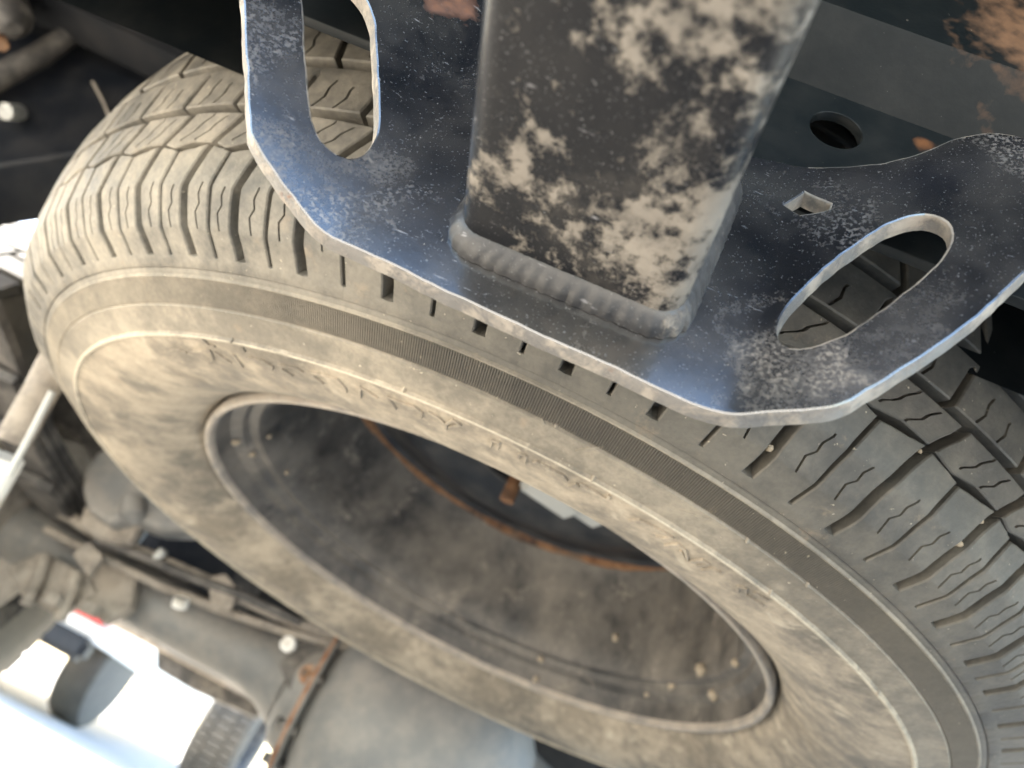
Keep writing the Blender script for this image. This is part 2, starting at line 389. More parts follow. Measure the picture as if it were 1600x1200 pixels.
def block(Lf, Rf, v0, v1, gL, gR, sipes=(), nrow=20, simple=False, mirror=False, end0=None):
    """Lf/Rf: degrees as a function of v; v0/v1: functions of the fraction across; gL/gR: groove widths."""
    rad = .393
    bev = .0006
    m2d = lambda x: np.degrees(x / rad)
    rows = [(-1, -DEP), (0, -.0007), (bev * .8, 0.)]
    body = list(np.linspace(.0, 1., nrow)[1:-1])
    cols = [('L', -1, -DEP), ('L', 0, -.0006), ('L', bev, 0.)]
    ns = 2 if simple else 3
    fr = list(np.linspace(0, 1, ns + 2)[1:-1])
    items = [('f', x) for x in fr] + [('s', i) for i in range(len(sipes))]
    items.sort(key=lambda q: q[1] if q[0] == 'f' else sipes[q[1]][0])
    for it in items:
        if it[0] == 'f':
            if all(abs(it[1] - s[0]) > .14 for s in sipes): cols.append(('F', it[1], 0.))
        else:
            cols += [('S', (it[1], -1.0), 0.), ('S', (it[1], -.8), 1.), ('S', (it[1], .8), 1.), ('S', (it[1], 1.0), 0.)]
    cols += [('R', bev, 0.), ('R', 0, -.0006), ('R', -1, -DEP)]
    def col_pos(c, v):
        Lv, Rv = Lf(v), Rf(v)
        GL, GR = gL(v), gR(v)
        Lt = Lv + m2d(GL / 2); Rt = Rv - m2d(GR / 2)
        op = np.clip(GL * 1000 / 1.2, 0, 1) if c[0] == 'L' else np.clip(GR * 1000 / 1.2, 0, 1)
        if c[0] == 'L':
            if c[1] == -1: return Lt - m2d(GL * .16) , c[2] + 0 * v
            return Lt + m2d(c[1] * op), c[2] * op
        if c[0] == 'R':
            if c[1] == -1: return Rt + m2d(GR * .16), c[2] + 0 * v
            return Rt - m2d(c[1] * op), c[2] * op
        if c[0] == 'F': return Lt + (Rt - Lt) * c[1], 0 * v
        i, sg = c[1]; f, zig, va, vb, wd, dp = sipes[i]
        zz_ = np.interp(v, zig[0], zig[1])
        inside = ((v >= va) & (v <= vb)).astype(float)
        return Lt + (Rt - Lt) * f + m2d(zz_) + m2d(sg * wd / 2), -dp * c[2] * inside
    n = len(cols)
    # fraction across for v0/v1
    fracs = []
    for c in cols:
        fracs.append(0. if c[0] == 'L' else 1. if c[0] == 'R' else (c[1] if c[0] == 'F' else sipes[c[1][0]][0]))
    fracs = np.array(fracs)
    V0 = v0(fracs); V1 = v1(fracs)
    # row parameter values for every column
    base = [('a', 0., -DEP, -.0006), ('a', 0., -.0006, 0.), ('a', bev, 0., 0.)]
    vlist = []; hl = []
    extra = sorted(set([x for s in sipes for x in (s[2], s[2] + 2e-4, s[3] - 2e-4, s[3])] + [y for s in sipes for y in s[1][0] if s[2] < y < s[3]] ))
    vm0, vm1 = V0.mean(), V1.mean()
    tt = sorted(set([round(float(x), 5) for x in body] + [round((e - vm0) / (vm1 - vm0), 5) for e in extra if vm0 + .001 < e < vm1 - .001]))
    e0 = -DEP if end0 is None else end0
    R_ = [(0., -.0008 if end0 is None else -.0002, e0), (0., 0., -.0006 if end0 is None else -.0003), (0., bev, 0.)]
    if V0.min() < .006: R_ += [(0., .0057, 0.), (0., .0061, 0.)]
    for t in tt:
        if V0.min() > .006 or vm0 + (vm1 - vm0) * t > .0078: R_.append((t, 0., 0.))
    R_ += [(1., -bev, 0.), (1., 0., -.0006), (1., .0008, -DEP)]
    A = np.zeros((n, len(R_), 3))
    for j, (t, dv, hr) in enumerate(R_):
        v = V0 + (V1 - V0) * t + dv
        ang = np.zeros(n); h = np.zeros(n)
        for i, c in enumerate(cols):
            a, hc = col_pos(c, v[i]); ang[i] = a; h[i] = hc
        h = np.minimum(h, hr)
        vv = v if not mirror else VT - v
        A[:, j] = surf(np.radians(ang), vv, h)
    b = MB().grid(A)
    if mirror: b.f = [tuple(reversed(f)) for f in b.f]
    return b

zigS = (np.array([.0195, .0270, .0305, .0345, .0385]), np.array([0, -.0013, .0012, .0004, .0018]))
zig2 = (np.array([.0615, .0655, .0695, .0735]), np.array([-.0022, .0010, .0002, .0024]))
zig3 = (np.array([.0805, .0870, .0920, .0960]), np.array([-.0010, .0016, .0004, .0012]))
def zigline(kind):
    if kind == 'a': return lambda f: .0576 - .0022 * f         # W -> N
    return lambda f: .0552 + .0030 * f                         # N -> W

def pitch_blocks(a, b, near):
    p = b - a
    mid = (a + b) / 2
    W0 = lambda v: a + wcurve(v); W1 = lambda v: b + wcurve(v); Nn = lambda v: mid + ncurve(v)
    si = (lambda f: ((f, zigS, .0195, .0385, .0011, .004),)) if near else (lambda f: ())
    nr = 18 if near else 9
    out = []
    out.append(('tread_block', block(W0, Nn, lambda f: .0006 + 0 * f, lambda f: .0576 - .0022 * f, ww, nw, si(.52), nr, not near, end0=-.0012)))
    out.append(('tread_block', block(Nn, W1, lambda f: .0006 + 0 * f, lambda f: .0548 + .0034 * f, nw, ww, si(.50), nr, not near, end0=-.0012)))
    s2 = ((.36, zig2, .0615, .0735, .0014, .005), (.68, zig2, .0615, .0735, .0014, .005)) if near else ()
    def v0(f): return np.interp(f, [0, .47, .5, .53, 1], [.0588, .0562, .0566, .0600, .0594])
    w2 = lambda v: np.interp(v * 1000, [50, 76], [4.6, 4.8]) / 1000
    out.append(('tread_block', block(W0, W1, v0, lambda f: .0760 - .0006 * f, w2, w2, s2, 9, not near)))
    g3 = lambda v: np.interp(v * 1000, [80, 99.4, 100.2, 105], [3.6, 3.2, .03, .03]) / 1000
    c3 = lambda v: np.interp(v * 1000, [80, 104], [1.2, 1.9])
    s3 = ((.30, zig3, .0812, .0960, .0014, .005), (.62, zig3, .0812, .0940, .0014, .005)) if near else ()
    out.append(('tread_block', block(lambda v: a + c3(v), lambda v: b + c3(v), lambda f: .0800 + .0008 * f, lambda f: .1040 + 0 * f, g3, g3, s3, 11, not near)))
    g4 = lambda v: np.interp(v * 1000, [110, 111, 133, 134, 145], [3.6, 3.6, 3.2, .03, .03]) / 1000
    c4 = lambda v: np.interp(v * 1000, [110, 142], [2.4, 1.0])
    zig4 = (np.array([.113, .119, .124, .130]), np.array([-.001, .0016, .0004, .0012]))
    s4 = ((.45, zig4, .113, .130, .0014, .005),) if near else ()
    out.append(('tread_block', block(lambda v: a + c4(v), lambda v: b + c4(v), lambda f: .1100 + 0 * f, lambda f: VT - .1100 + 0 * f, g4, g4, s4, 11, not near)))
    # far rows, mirrored with a shifted phase
    ph = p * .45
    out.append(('tread_block', block(lambda v: a + ph + c3(v), lambda v: b + ph + c3(v), lambda f: .0800 + .0008 * f, lambda f: .1040 + 0 * f, g3, g3, (), 8, True, True)))
    out.append(('tread_block', block(lambda v: a + ph + wcurve(v), lambda v: b + ph + wcurve(v), lambda f: .0586 + 0 * f, lambda f: .0760 + 0 * f, w2, w2, (), 6, True, True)))
    out.append(('tread_block', block(lambda v: a + ph + wcurve(v), lambda v: b + ph + wcurve(v), lambda f: .0006 + 0 * f, lambda f: .0566 + 0 * f, ww, ww, (), 10, True, True, end0=-.0012)))
    return out

farm = MB()
for i in range(len(ALL) - 1):
    a, b = ALL[i], ALL[i + 1]
    near = a < -30 or a > 200
    for j, (nm, bb) in enumerate(pitch_blocks(a, b, near)):
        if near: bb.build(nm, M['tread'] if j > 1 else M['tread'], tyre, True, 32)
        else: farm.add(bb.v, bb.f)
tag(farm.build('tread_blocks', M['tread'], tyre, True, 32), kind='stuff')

for i in range(16):
    kk = int(rng.integers(7, 16)); v = .012 + .05 * rng.random()
    th_ = math.radians(WK[kk] + float(wcurve(v)) + rng.normal() * .12)
    X = surf(np.array(th_), np.array(v), np.array(-.006 + .004 * rng.random()))
    bm = bmesh.new(); bmesh.ops.create_icosphere(bm, subdivisions=1, radius=.0012 + .0010 * rng.random())
    for vtx in bm.verts: vtx.co *= .7 + .5 * rng.random()
    me = bpy.data.meshes.new('lodged_stone'); bm.to_mesh(me); bm.free()
    o = link('lodged_stone', me, M['mud'], tyre); o.location = tuple(X)

# ------------------------------------------------------------------ marks raised on the sidewall
def on_side(px, py, lift=0.):
    """point of the lower sidewall seen at a pixel"""
    r = ray(px, py); o = CAM - np.array([0, 0, Z0])
    ts = np.linspace(.2, 1.0, 900); X = o + ts[:, None] * r
    rr = np.hypot(X[:, 0], X[:, 1]); zp = np.interp(rr, SWr[:, 0], SWr[:, 1])
    f = X[:, 2] - zp; ok = (rr > .236) & (rr < .348)
    idx = np.where((f[:-1] < 0) & (f[1:] >= 0) & ok[:-1])[0]
    if len(idx) == 0: return None
    i = idx[0]; t = ts[i] - f[i] * (ts[i + 1] - ts[i]) / (f[i + 1] - f[i])
    return o + t * r

def stroke(name, pix, wid=.0016, hgt=.0009, mt='ridge'):
    pts = []
    for (p0, p1) in zip(pix[:-1], pix[1:]):
        for t in np.linspace(0, 1, 7, endpoint=False): pts.append((p0[0] + (p1[0] - p0[0]) * t, p0[1] + (p1[1] - p0[1]) * t))
    pts.append(pix[-1])
    X = [on_side(*p) for p in pts]; X = [x for x in X if x is not None]
    if len(X) < 2: return
    X = np.array(X)
    rings = []
    for i in range(len(X)):
        t = X[min(i + 1, len(X) - 1)] - X[max(i - 1, 0)]; t /= np.linalg.norm(t) + 1e-12
        rd = np.array([X[i, 0], X[i, 1], 0]); R0 = np.linalg.norm(rd); rd /= R0
        sl_ = (np.interp(R0 + .002, SWr[:, 0], SWr[:, 1]) - np.interp(R0 - .002, SWr[:, 0], SWr[:, 1])) / .004
        nrm = np.array([rd[0] * sl_, rd[1] * sl_, -1.]); nrm /= np.linalg.norm(nrm)
        s = np.cross(nrm, t); s /= np.linalg.norm(s)
        wv = wid
        rings.append([X[i] - s * wv * .6 - nrm * .0006, X[i] - s * wv * .4 + nrm * hgt, X[i] + s * wv * .4 + nrm * hgt, X[i] + s * wv * .6 - nrm * .0006])
    b = MB().grid(np.array(rings))
    n = len(rings)
    b.f += [(0, 1, 2, 3), ((n - 1) * 4 + 3, (n - 1) * 4 + 2, (n - 1) * 4 + 1, (n - 1) * 4)]
    b.build(name, M[mt], tyre, True, 40)

def zz(o, s, L): return [(o[0] + a / s, o[1] + b / s) for a, b in L]
S1, S2, S3, S4, S5, S6 = (250, 520), (420, 560), (580, 600), (740, 660), (900, 730), (1060, 820)
LET = [(S1, [(150, 220), (250, 200), (340, 240)]), (S1, [(390, 230), (630, 210), (670, 320), (620, 370)]), (S1, [(690, 230), (900, 370)]), (S1, [(920, 260), (1040, 420)]),
       (S1, [(550, 80), (620, 150), (690, 160)]), (S1, [(1030, 170), (1070, 230)]), (S1, [(1110, 300), (1300, 340), (1410, 410), (1400, 450)]),
       (S2, [(140, 80), (350, 110), (440, 170)]), (S2, [(170, 120), (310, 210)]), (S2, [(530, 170), (700, 200), (860, 250), (960, 360), (970, 410)]), (S2, [(560, 210), (690, 310)]),
       (S2, [(1145, 480), (1150, 350), (1250, 410), (1370, 490)]), (S2, [(1490, 480), (1590, 620)]),
       (S3, [(210, 150), (400, 230), (540, 270), (640, 350), (620, 410)]), (S3, [(240, 190), (310, 300)]), (S3, [(720, 340), (850, 410), (940, 500), (940, 560)]),
       (S3, [(940, 490), (1030, 440), (1120, 500), (980, 530)]),
       (S4, [(215, 290), (235, 210), (320, 240), (300, 320)]), (S4, [(560, 440), (580, 380), (665, 410), (640, 500)]), (S4, [(750, 490), (800, 480), (950, 560), (1120, 650), (1170, 720)]),
       (S4, [(1200, 790), (1290, 760), (1320, 800)]), (S4, [(1340, 750), (1600, 900)]),
       (S5, [(60, 220), (400, 390), (420, 340)]), (S5, [(670, 660), (800, 650), (950, 720), (1100, 800), (1210, 870), (1100, 880), (1000, 850)]),
       (S5, [(1120, 970), (1280, 950), (1370, 1030), (1400, 1150)]), (S5, [(1310, 1030), (1380, 1160)]), (S5, [(1420, 1170), (1600, 1170)]),
       (S6, [(160, 440), (310, 430), (380, 480), (240, 500)]), (S6, [(300, 560), (430, 540), (540, 590)]), (S6, [(740, 830), (750, 760), (850, 790), (840, 850)]),
       (S6, [(870, 870), (1060, 1000)]), (S6, [(950, 830), (1120, 930)])]
for o_s, L in LET: stroke('raised_letter', zz(o_s, 8, L), .0014, .0010, 'side')
for L in ([(730, 600), (765, 614)], [(845, 648), (850, 664)], [(900, 705), (945, 697)], [(1060, 797), (1110, 812)], [(700, 583), (760, 607)], [(860, 660), (900, 676)]):
    stroke('moulded_mark', L, .0012, .0005, 'strip')
# vent nubs on the raised rib
for px, py in ((363, 531), (632, 607), (927, 747), (1204, 925), (1372, 1081), (1168, 843), (870, 662), (1262, 912)):
    X = on_side(px, py)
    if X is None: continue
    MB().tube([X + np.array([0, 0, .001]), X - np.array([0, 0, .0012]), X - np.array([0, 0, .0019])], [.0009, .0007, .0003], 8).build('vent_nub', M['side'], tyre)

# ------------------------------------------------------------------ rim
rim_prof = [(.2325, .014), (.2338, .004), (.2338, -.0005), (.2325, -.0028), (.2300, -.0030), (.2282, -.0012), (.2274, .0030), (.2262, .0110), (.2240, .0175), (.2195, .0205),
            (.2165, .0225), (.2150, .0270), (.2142, .0285), (.2135, .0290), (.2075, .0298), (.2066, .0306), (.2060, .0325), (.2040, .0370), (.2020, .0500), (.1990, .0760), (.1945, .1050), (.1880, .1240), (.1850, .1300),
            (.1850, .150), (.2060, .168), (.2200, .172), (.2262, .178), (.2282, .1812), (.2338, .1805), (.2338, .174), (.2325, .168), (.213, .158), (.206, .13), (.213, .045), (.2190, .026), (.2325, .020)]
rim = MB().lathe(rim_prof + [rim_prof[0]], 240).build('rim', M['rim'], spare, True, 30)
rim.data.materials.append(M['rimlip'])
cen = np.zeros(len(rim.data.polygons) * 3); rim.data.polygons.foreach_get('center', cen); cen = cen.reshape(-1, 3)
rim.data.polygons.foreach_set('material_index', ((cen[:, 2] < .0035) & (np.hypot(cen[:, 0], cen[:, 1]) > .2275)).astype(np.int32))
# disc with vent holes
disc_prof = [(.1846, .129), (.178, .1335), (.165, .134), (.150, .128), (.132, .121), (.112, .118), (.096, .123), (.080, .128), (.058, .128), (.055, .118), (.045, .116), (.045, .120), (.056, .132), (.080, .132), (.097, .127), (.112, .122), (.132, .125), (.149, .132), (.165, .138), (.179, .138), (.1846, .134)]
disc = MB().lathe(disc_prof + [disc_prof[0]], 160).build('wheel_disc', M['disc'], rim, True, 30)
cut = MB()
for q in range(8):
    a = q * PI / 4 + .3
    c = np.array([.150 * math.cos(a), .150 * math.sin(a)])
    ring = []
    for zc in (.09, .17):
        ring.append([(c[0] + .012 * math.cos(s) * math.cos(a) - .019 * math.sin(s) * math.sin(a), c[1] + .012 * math.cos(s) * math.sin(a) + .019 * math.sin(s) * math.cos(a), zc) for s in np.linspace(0, 2 * PI, 20, endpoint=False)])
    n0 = len(cut.v); cut.grid(np.array(ring), close_v=True)
    cut.f.append(tuple(n0 + i for i in reversed(range(20)))); cut.f.append(tuple(n0 + 20 + i for i in range(20)))
cme = mesh('cut', cut.v, cut.f); cob = link('cut', cme, None)
bm = bmesh.new(); bm.from_mesh(cme); bmesh.ops.recalc_face_normals(bm, faces=bm.faces); bm.to_mesh(cme); bm.free()
bm = bmesh.new(); bm.from_mesh(disc.data); bmesh.ops.remove_doubles(bm, verts=bm.verts, dist=1e-6); bmesh.ops.recalc_face_normals(bm, faces=bm.faces); bm.to_mesh(disc.data); bm.free()
md = disc.modifiers.new('holes', 'BOOLEAN'); md.object = cob; md.operation = 'DIFFERENCE'; md.solver = 'EXACT'
dg = bpy.context.evaluated_depsgraph_get()
nm = bpy.data.meshes.new_from_object(disc.evaluated_get(dg)); disc.modifiers.clear(); disc.data = nm; sharp(nm, 30)
bpy.data.objects.remove(cob)
# rusty weld where disc meets barrel
th = np.linspace(0, 2 * PI, 200, endpoint=False)
A = np.zeros((200, 7, 3))
for i, t in enumerate(th):
    wv = .0034 + .0016 * math.sin(t * 7 + 1) * math.sin(t * 3) + .0010 * rng.random()
    for j, s in enumerate(np.linspace(-.4, PI * .9, 7)):
        r = .1852 - wv * math.sin(s) * .8; z = .1285 + .002 - wv * math.cos(s) * 1.3
        A[i, j] = (r * math.cos(t), r * math.sin(t), z)
MB().grid(A, close_u=True).build('rusty_weld', M['rust'], rim, True, 60)
# clods of dried mud lying in the rim
def rim_hit(px, py):
    r = ray(px, py); o = CAM - np.array([0, 0, Z0]); pr = np.array(rim_prof[4:23])
    order = np.argsort(pr[:, 1]); ts = np.linspace(.3, 1.3, 2000); X = o + ts[:, None] * r
    rr = np.hypot(X[:, 0], X[:, 1]); lim = np.interp(X[:, 2], pr[order, 1], pr[order, 0])
    idx = np.where((X[:, 2] > -.002) & (X[:, 2] < .128) & (rr > lim - .0003) & (X[:, 1] > -.1))[0]
    return X[idx[0]] if len(idx) else None
for px, py, s in ((1097, 1046, .0062), (962, 997, .0045), (1050, 1072, .0042), (368, 690, .0042), (394, 710, .0036), (845, 1030, .0042), (1115, 1085, .0055), (420, 682, .0025), (1010, 1085, .003), (448, 738, .0025), (838, 1062, .004), (1150, 1035, .004)):
    X = rim_hit(px, py)
    if X is None: continue
    bm = bmesh.new(); bmesh.ops.create_icosphere(bm, subdivisions=2, radius=s)
    for v in bm.verts: v.co *= .55 + .6 * rng.random()
    me = bpy.data.meshes.new('mud_clod'); bm.to_mesh(me); bm.free(); me.polygons.foreach_set('use_smooth', [True] * len(me.polygons))
    o = link('mud_clod', me, M['mud'], rim); o.location = tuple(X)

# spare wheel hoist in the hub: zinc carrier plate on a rusty cable end
hp = np.array([-.0, -.0, .0])
def at_z(px, py, z):
    r = ray(px, py); return CAM + r * ((z + Z0 - CAM[2]) / r[2])
c0 = at_z(866, 768, .105)
hoist = empty('hoist_carrier', c0, 'grey zinc hoist carrier with rusty cable end inside the spare rim', 'hoist')
b = MB().box((-.026, -.016, -.010), (.026, .016, .010), .003).box((.020, -.012, -.004), (.052, .012, .006), .003)
b.build('carrier_plate', M['zinc'], hoist).rotation_euler = (0, 0, .3)
o = MB().tube([(-.0, 0, -.020), (0, 0, .03)], .0065, 12).build('cable_end', M['rust'], hoist)
o.location = tuple(at_z(806, 752, .105) - c0)
MB().tube([(0, 0, .008), (0, 0, .08)], .010, 14).build('hoist_rod', M['darkdust'], hoist)

# ------------------------------------------------------------------ hitch: plate, receiver tube, crossmember
AL = math.radians(-4)
EX = np.array([math.cos(AL), math.sin(AL), 0]); NY = np.array([-math.sin(AL), math.cos(AL), 0]); EZ = np.array([0, 0, 1.])
D = .162
ORG = CAM + NY * D
hitch = empty('trailer_hitch', ORG, 'black muddy trailer hitch with square receiver tube and two slotted plate ends', 'trailer hitch', rot=(0, 0, AL))
def pl(px, py, d=0.):           # hitch-local x, z at depth d behind the plate's rear face
    r = ray(px, py); X = r * ((D + d) / (r @ NY))
    return float(X @ EX), float(X[2])
outl = [(372, -160), (378, -80), (384, 0), (387, 75), (391, 137), (396, 207), (405, 229), (442, 285), (484, 337), (506, 364), (547, 381), (600, 404), (687, 448), (762, 482), (837, 518), (912, 550), (987, 584), (1062, 620),
        (1097, 635), (1131, 646), (1161, 645), (1225, 640), (1300, 634), (1330, 621), (1375, 595), (1450, 546), (1525, 492), (1596, 424), (1680, 340), (1720, 280), (1690, 240), (1640, 226), (1600, 216), (1544, 207), (1484, 220), (1431, 244), (1370, 258), (1300, 262),
        (1220, 255), (1150, 240), (1000, 120), (900, -60), (700, -200), (500, -230)]
slotL = [(466, -40), (469, -10), (472, 20), (475, 87), (480, 150), (485, 187), (498, 220), (522, 245), (545, 254), (564, 250), (582, 236), (593, 213), (596, 187), (594, 130), (592, 80), (588, 30), (577, 2), (556, -25), (528, -42), (496, -50), (474, -50)]
slotR = [(1214, 539), (1232, 548), (1270, 546), (1322, 524), (1352, 505), (1424, 452), (1472, 408), (1486, 388), (1491, 366), (1484, 345), (1461, 334), (1431, 333), (1394, 343), (1356, 364), (1300, 405), (1255, 446), (1236, 466), (1214, 497), (1208, 520)]
diam = [(1221, 320), (1255, 299), (1301, 318), (1298, 328), (1249, 339)]
def fill_mesh(loops, thick, bev, jit=0.):
    cu = bpy.data.curves.new('c', 'CURVE'); cu.dimensions = '2D'; cu.fill_mode = 'BOTH'; cu.extrude = thick / 2 - bev; cu.bevel_depth = bev; cu.bevel_resolution = 1
    for L in loops:
        pts = []
        n = len(L)
        for i in range(n):
            a = np.array(L[i]); c = np.array(L[(i + 1) % n]); d = np.linalg.norm(c - a); kk = max(1, int(d / .0022))
            for t in range(kk):
                pts.append(a + (c - a) * t / kk)
        P = np.array(pts)
        if len(P) > 40: P = (P + .5 * (np.roll(P, 1, 0) + np.roll(P, -1, 0))) / 2
        if jit:
            jn = rng.normal(size=(len(P), 2)) * jit; jn = (jn + np.roll(jn, 1, 0)) / 1.5
            P = P + jn
        sp = cu.splines.new('POLY'); sp.points.add(len(P) - 1); sp.use_cyclic_u = True
        for q, x in zip(sp.points, P): q.co = (x[0], x[1], 0, 1)
    ob = bpy.data.objects.new('c', cu); COL.objects.link(ob)
    dg = bpy.context.evaluated_depsgraph_get()
    me = bpy.data.meshes.new_from_object(ob.evaluated_get(dg)); bpy.data.objects.remove(ob); me.materials.clear()
    return me
R90 = Matrix.Rotation(PI / 2, 4, 'X')
XL, XR = pl(506, 364)[0], pl(1131, 646)[0]        # the two bend lines; the wings outside them lean towards the rear
BETA = math.radians(20)
def dev(px, py):
    x, z = pl(px, py)
    for xb, sg in ((XL, -1), (XR, 1)):
        if sg * (x - xb) > 0:
            r = ray(px, py); rl = np.array([r @ EX, r @ NY, r[2]])
            # wing plane through (xb, D): direction (sg cos, -sin)
            nx, ny = math.sin(BETA) * sg, math.cos(BETA)
            t = (nx * xb + ny * D) / (nx * rl[0] + ny * rl[1]); X = rl * t
            return xb + sg * math.hypot(X[0] - xb, X[1] - D), float(X[2])
    return x, z
me = fill_mesh([[dev(*p) for p in L] for L in (outl, slotL, slotR, diam)], .0062, .0007, .00012)
me.transform(Matrix.Translation((0, .0031, 0)) @ R90)
bm = bmesh.new(); bm.from_mesh(me)
for xb, sg in ((XL, -1), (XR, 1)):
    for q in (-.006, -.003, 0, .003, .006):
        bmesh.ops.bisect_plane(bm, geom=bm.verts[:] + bm.edges[:] + bm.faces[:], plane_co=(xb + q, 0, 0), plane_no=(1, 0, 0))
    for v in bm.verts:
        d = sg * (v.co.x - xb)
        if d > -.006:
            # smooth bend over 12 mm, then straight
            if d < .006: ang = BETA * (d + .006) / .012
            else: ang = BETA
            y0 = v.co.y
            if d < .006:
                Rb = .012 / BETA; cxx = Rb * math.sin(ang); cyy = -Rb * (1 - math.cos(ang)); lx, ly = -.006 + cxx, cyy
            else:
                Rb = .012 / BETA; lx = -.006 + Rb * math.sin(BETA) + (d - .006) * math.cos(BETA); ly = -Rb * (1 - math.cos(BETA)) - (d - .006) * math.sin(BETA)
            v.co.x = xb + sg * (lx + y0 * math.sin(ang)); v.co.y = ly + y0 * math.cos(ang)
bm.to_mesh(me); bm.free(); me.update()
me.polygons.foreach_set('use_smooth', [True] * len(me.polygons)); sharp(me, 24)
plate = link('hitch_plate', me, M['plate'], hitch); me.materials.append(M['edge'])
for p in me.polygons:
    n = p.normal
    h = math.hypot(n.x, n.y)
    p.material_index = 0 if (abs(n.y) > .9 or (h > .97 and abs(n.y) > .9 - .12 and abs(n.z) < .1 and abs(abs(n.x) - math.sin(BETA)) < .25)) else 1
# receiver tube: rounded square, running back past the lens
TV = ray(613, 1509); TV /= np.linalg.norm(TV)
tl = np.array([TV @ EX, TV @ NY, TV[2]])
x0, z0_ = pl(693, 400); x1, z1_ = pl(1058, 505)
zb = .5 * (z0_ + z1_) ; wd_ = x1 - x0
print('tube width', wd_, 'plate bottom', pl(880, 540), 'tube z', z0_, z1_)
def rsq(x0, x1, z0, z1, r, n=7):
    P = []
    for cx, cz, a in ((x1 - r, z0 + r, -PI / 2), (x1 - r, z1 - r, 0), (x0 + r, z1 - r, PI / 2), (x0 + r, z0 + r, PI)):
        for t in np.linspace(0, PI / 2, n): P.append((cx + r * math.cos(a + t), cz + r * math.sin(a + t)))
    return np.array(P)
def prism(P0, ys, name, mt, parent, scale=None, capped=True):
    rings = []
    for i, y in enumerate(ys):
        s_ = tl * (y / tl[1]); q = P0[i] if isinstance(P0, list) else P0
        rings.append([(p[0] + s_[0], y, p[1] + s_[2]) for p in q])
    b = MB().grid(np.array(rings), close_v=True)
    n = len(rings[0])
    if capped: b.f += [tuple(range(n)), tuple((len(ys) - 1) * n + i for i in reversed(range(n)))]
    return b.build(name, mt, parent, True, 40)
outer = rsq(x0, x1, zb, zb + .064, .008); inner = rsq(x0 + .006, x1 - .006, zb + .006, zb + .058, .004)
ys = list(np.linspace(-.0002, -.30, 24))
tube = prism([outer] * 24 + [inner] * 24, ys + ys[::-1], 'receiver_tube', M['tube'], hitch, capped=False)
# weld collar round the tube foot
def bead(off, r, rip):
    P = rsq(x0 - off, x1 + off, zb - off, zb + .064 + off, r, 12)
    Q = np.vstack([P, P[:1]]); L_ = np.r_[0, np.cumsum(np.linalg.norm(np.diff(Q, axis=0), axis=1))]; u = np.linspace(0, L_[-1], 220, endpoint=False)
    P = np.column_stack([np.interp(u, L_, Q[:, 0]), np.interp(u, L_, Q[:, 1])])
    c = P.mean(axis=0); d = P - c; d /= np.linalg.norm(d, axis=1)[:, None]
    q = np.r_[0, np.cumsum(np.linalg.norm(np.diff(P, axis=0), axis=1))]
    return P + d * (rip * np.abs(np.sin(q / .0042 * PI + .6 * np.sin(q * 90))) + rng.normal(size=len(P)) * .00012)[:, None]
prism([bead(.0032, .011, .0005), bead(.0032, .011, .0007), bead(.0024, .0105, .0007), bead(.0011, .0095, .0004), bead(-.0004, .0085, 0)], [-.0001, -.0024, -.0044, -.0060, -.0070], 'weld_bead', M['weld'], hitch)
# crossmember behind the plate: bent section swept along x
f1 = pl(1229, 112, .0065); f1b = pl(1461, 210, .0065); zf = .5 * (f1[1] + f1b[1])
f2 = pl(1322, 22, -.010); f2b = pl(1487, 94, -.010); zf2 = .5 * (f2[1] + f2b[1])
print('fold z', f1, f1b, f2, f2b)
sec = [(.0065, .205), (.0065, zf - .0006), (.0055, zf), (-.0105, zf2), (-.012, zf2 + .002), (-.012, zf2 + .07), (.075, zf2 + .07), (.075, .205)]
hx = pl(1307, 202, .0065)
xs = [-.62, .62]
b = MB(); A = np.array([[(x, y, z) for (y, z) in sec] for x in np.linspace(-.62, .62, 30)])
# rear web with a round hole: built as a filled sheet, the rest as a swept channel
web = fill_mesh([[(-.62, .205), (.62, .205), (.62, zf), (-.62, zf)], [(hx[0] + .0098 * math.cos(t), hx[1] + .0098 * math.sin(t)) for t in np.linspace(0, 2 * PI, 26, endpoint=False)][::-1]], .004, .0004)
web.transform(Matrix.Translation((0, .0087, 0)) @ R90)
beam = link('crossmember', web, M['beam'], hitch)
A = np.array([[(x, y, z) for (y, z) in [(.0071, zf - .0008), (-.0105, zf2), (-.012, zf2 + .002), (-.012, zf2 + .09), (.075, zf2 + .09), (.075, .235)]] for x in np.linspace(-.62, .62, 30)])
MB().grid(A).build('upper_flange', M['beam'], hitch, True, 20)

def hitch_pt(px, py, d): return CAM + ray(px, py) * ((D + d) / (ray(px, py) @ NY))
local_stain(M['beam'], hitch_pt(1610, 110, .0), .016, .036, (.15, .085, .05, 1), .9)
local_stain(M['beam'], hitch_pt(1440, 222, .006), .0005, .004, (.18, .075, .03, 1), .75)
local_stain(M['plate'], hitch_pt(690, 20, 0), .001, .012, (.20, .065, .015, 1), .9)
local_stain(M['plate'], hitch_pt(1525, 250, 0), .001, .009, (.26, .17, .11, 1), .7)
local_stain(M['tube'], hitch_pt(1075, 440, -.004), .001, .006, (.26, .11, .05, 1), .9)

for px, py, r0, r1, am in ((1235, 560, .002, .016, .55), (1330, 585, .001, .012, .5), (1440, 500, .001, .012, .45), (440, 262, .001, .012, .5), (425, 60, .001, .010, .45), (590, 240, .001, .007, .5)):
    local_stain(M['plate'], hitch_pt(px, py, -.004), r0, r1 * 1.25, (.23, .205, .175, 1), am * 1.2, True)

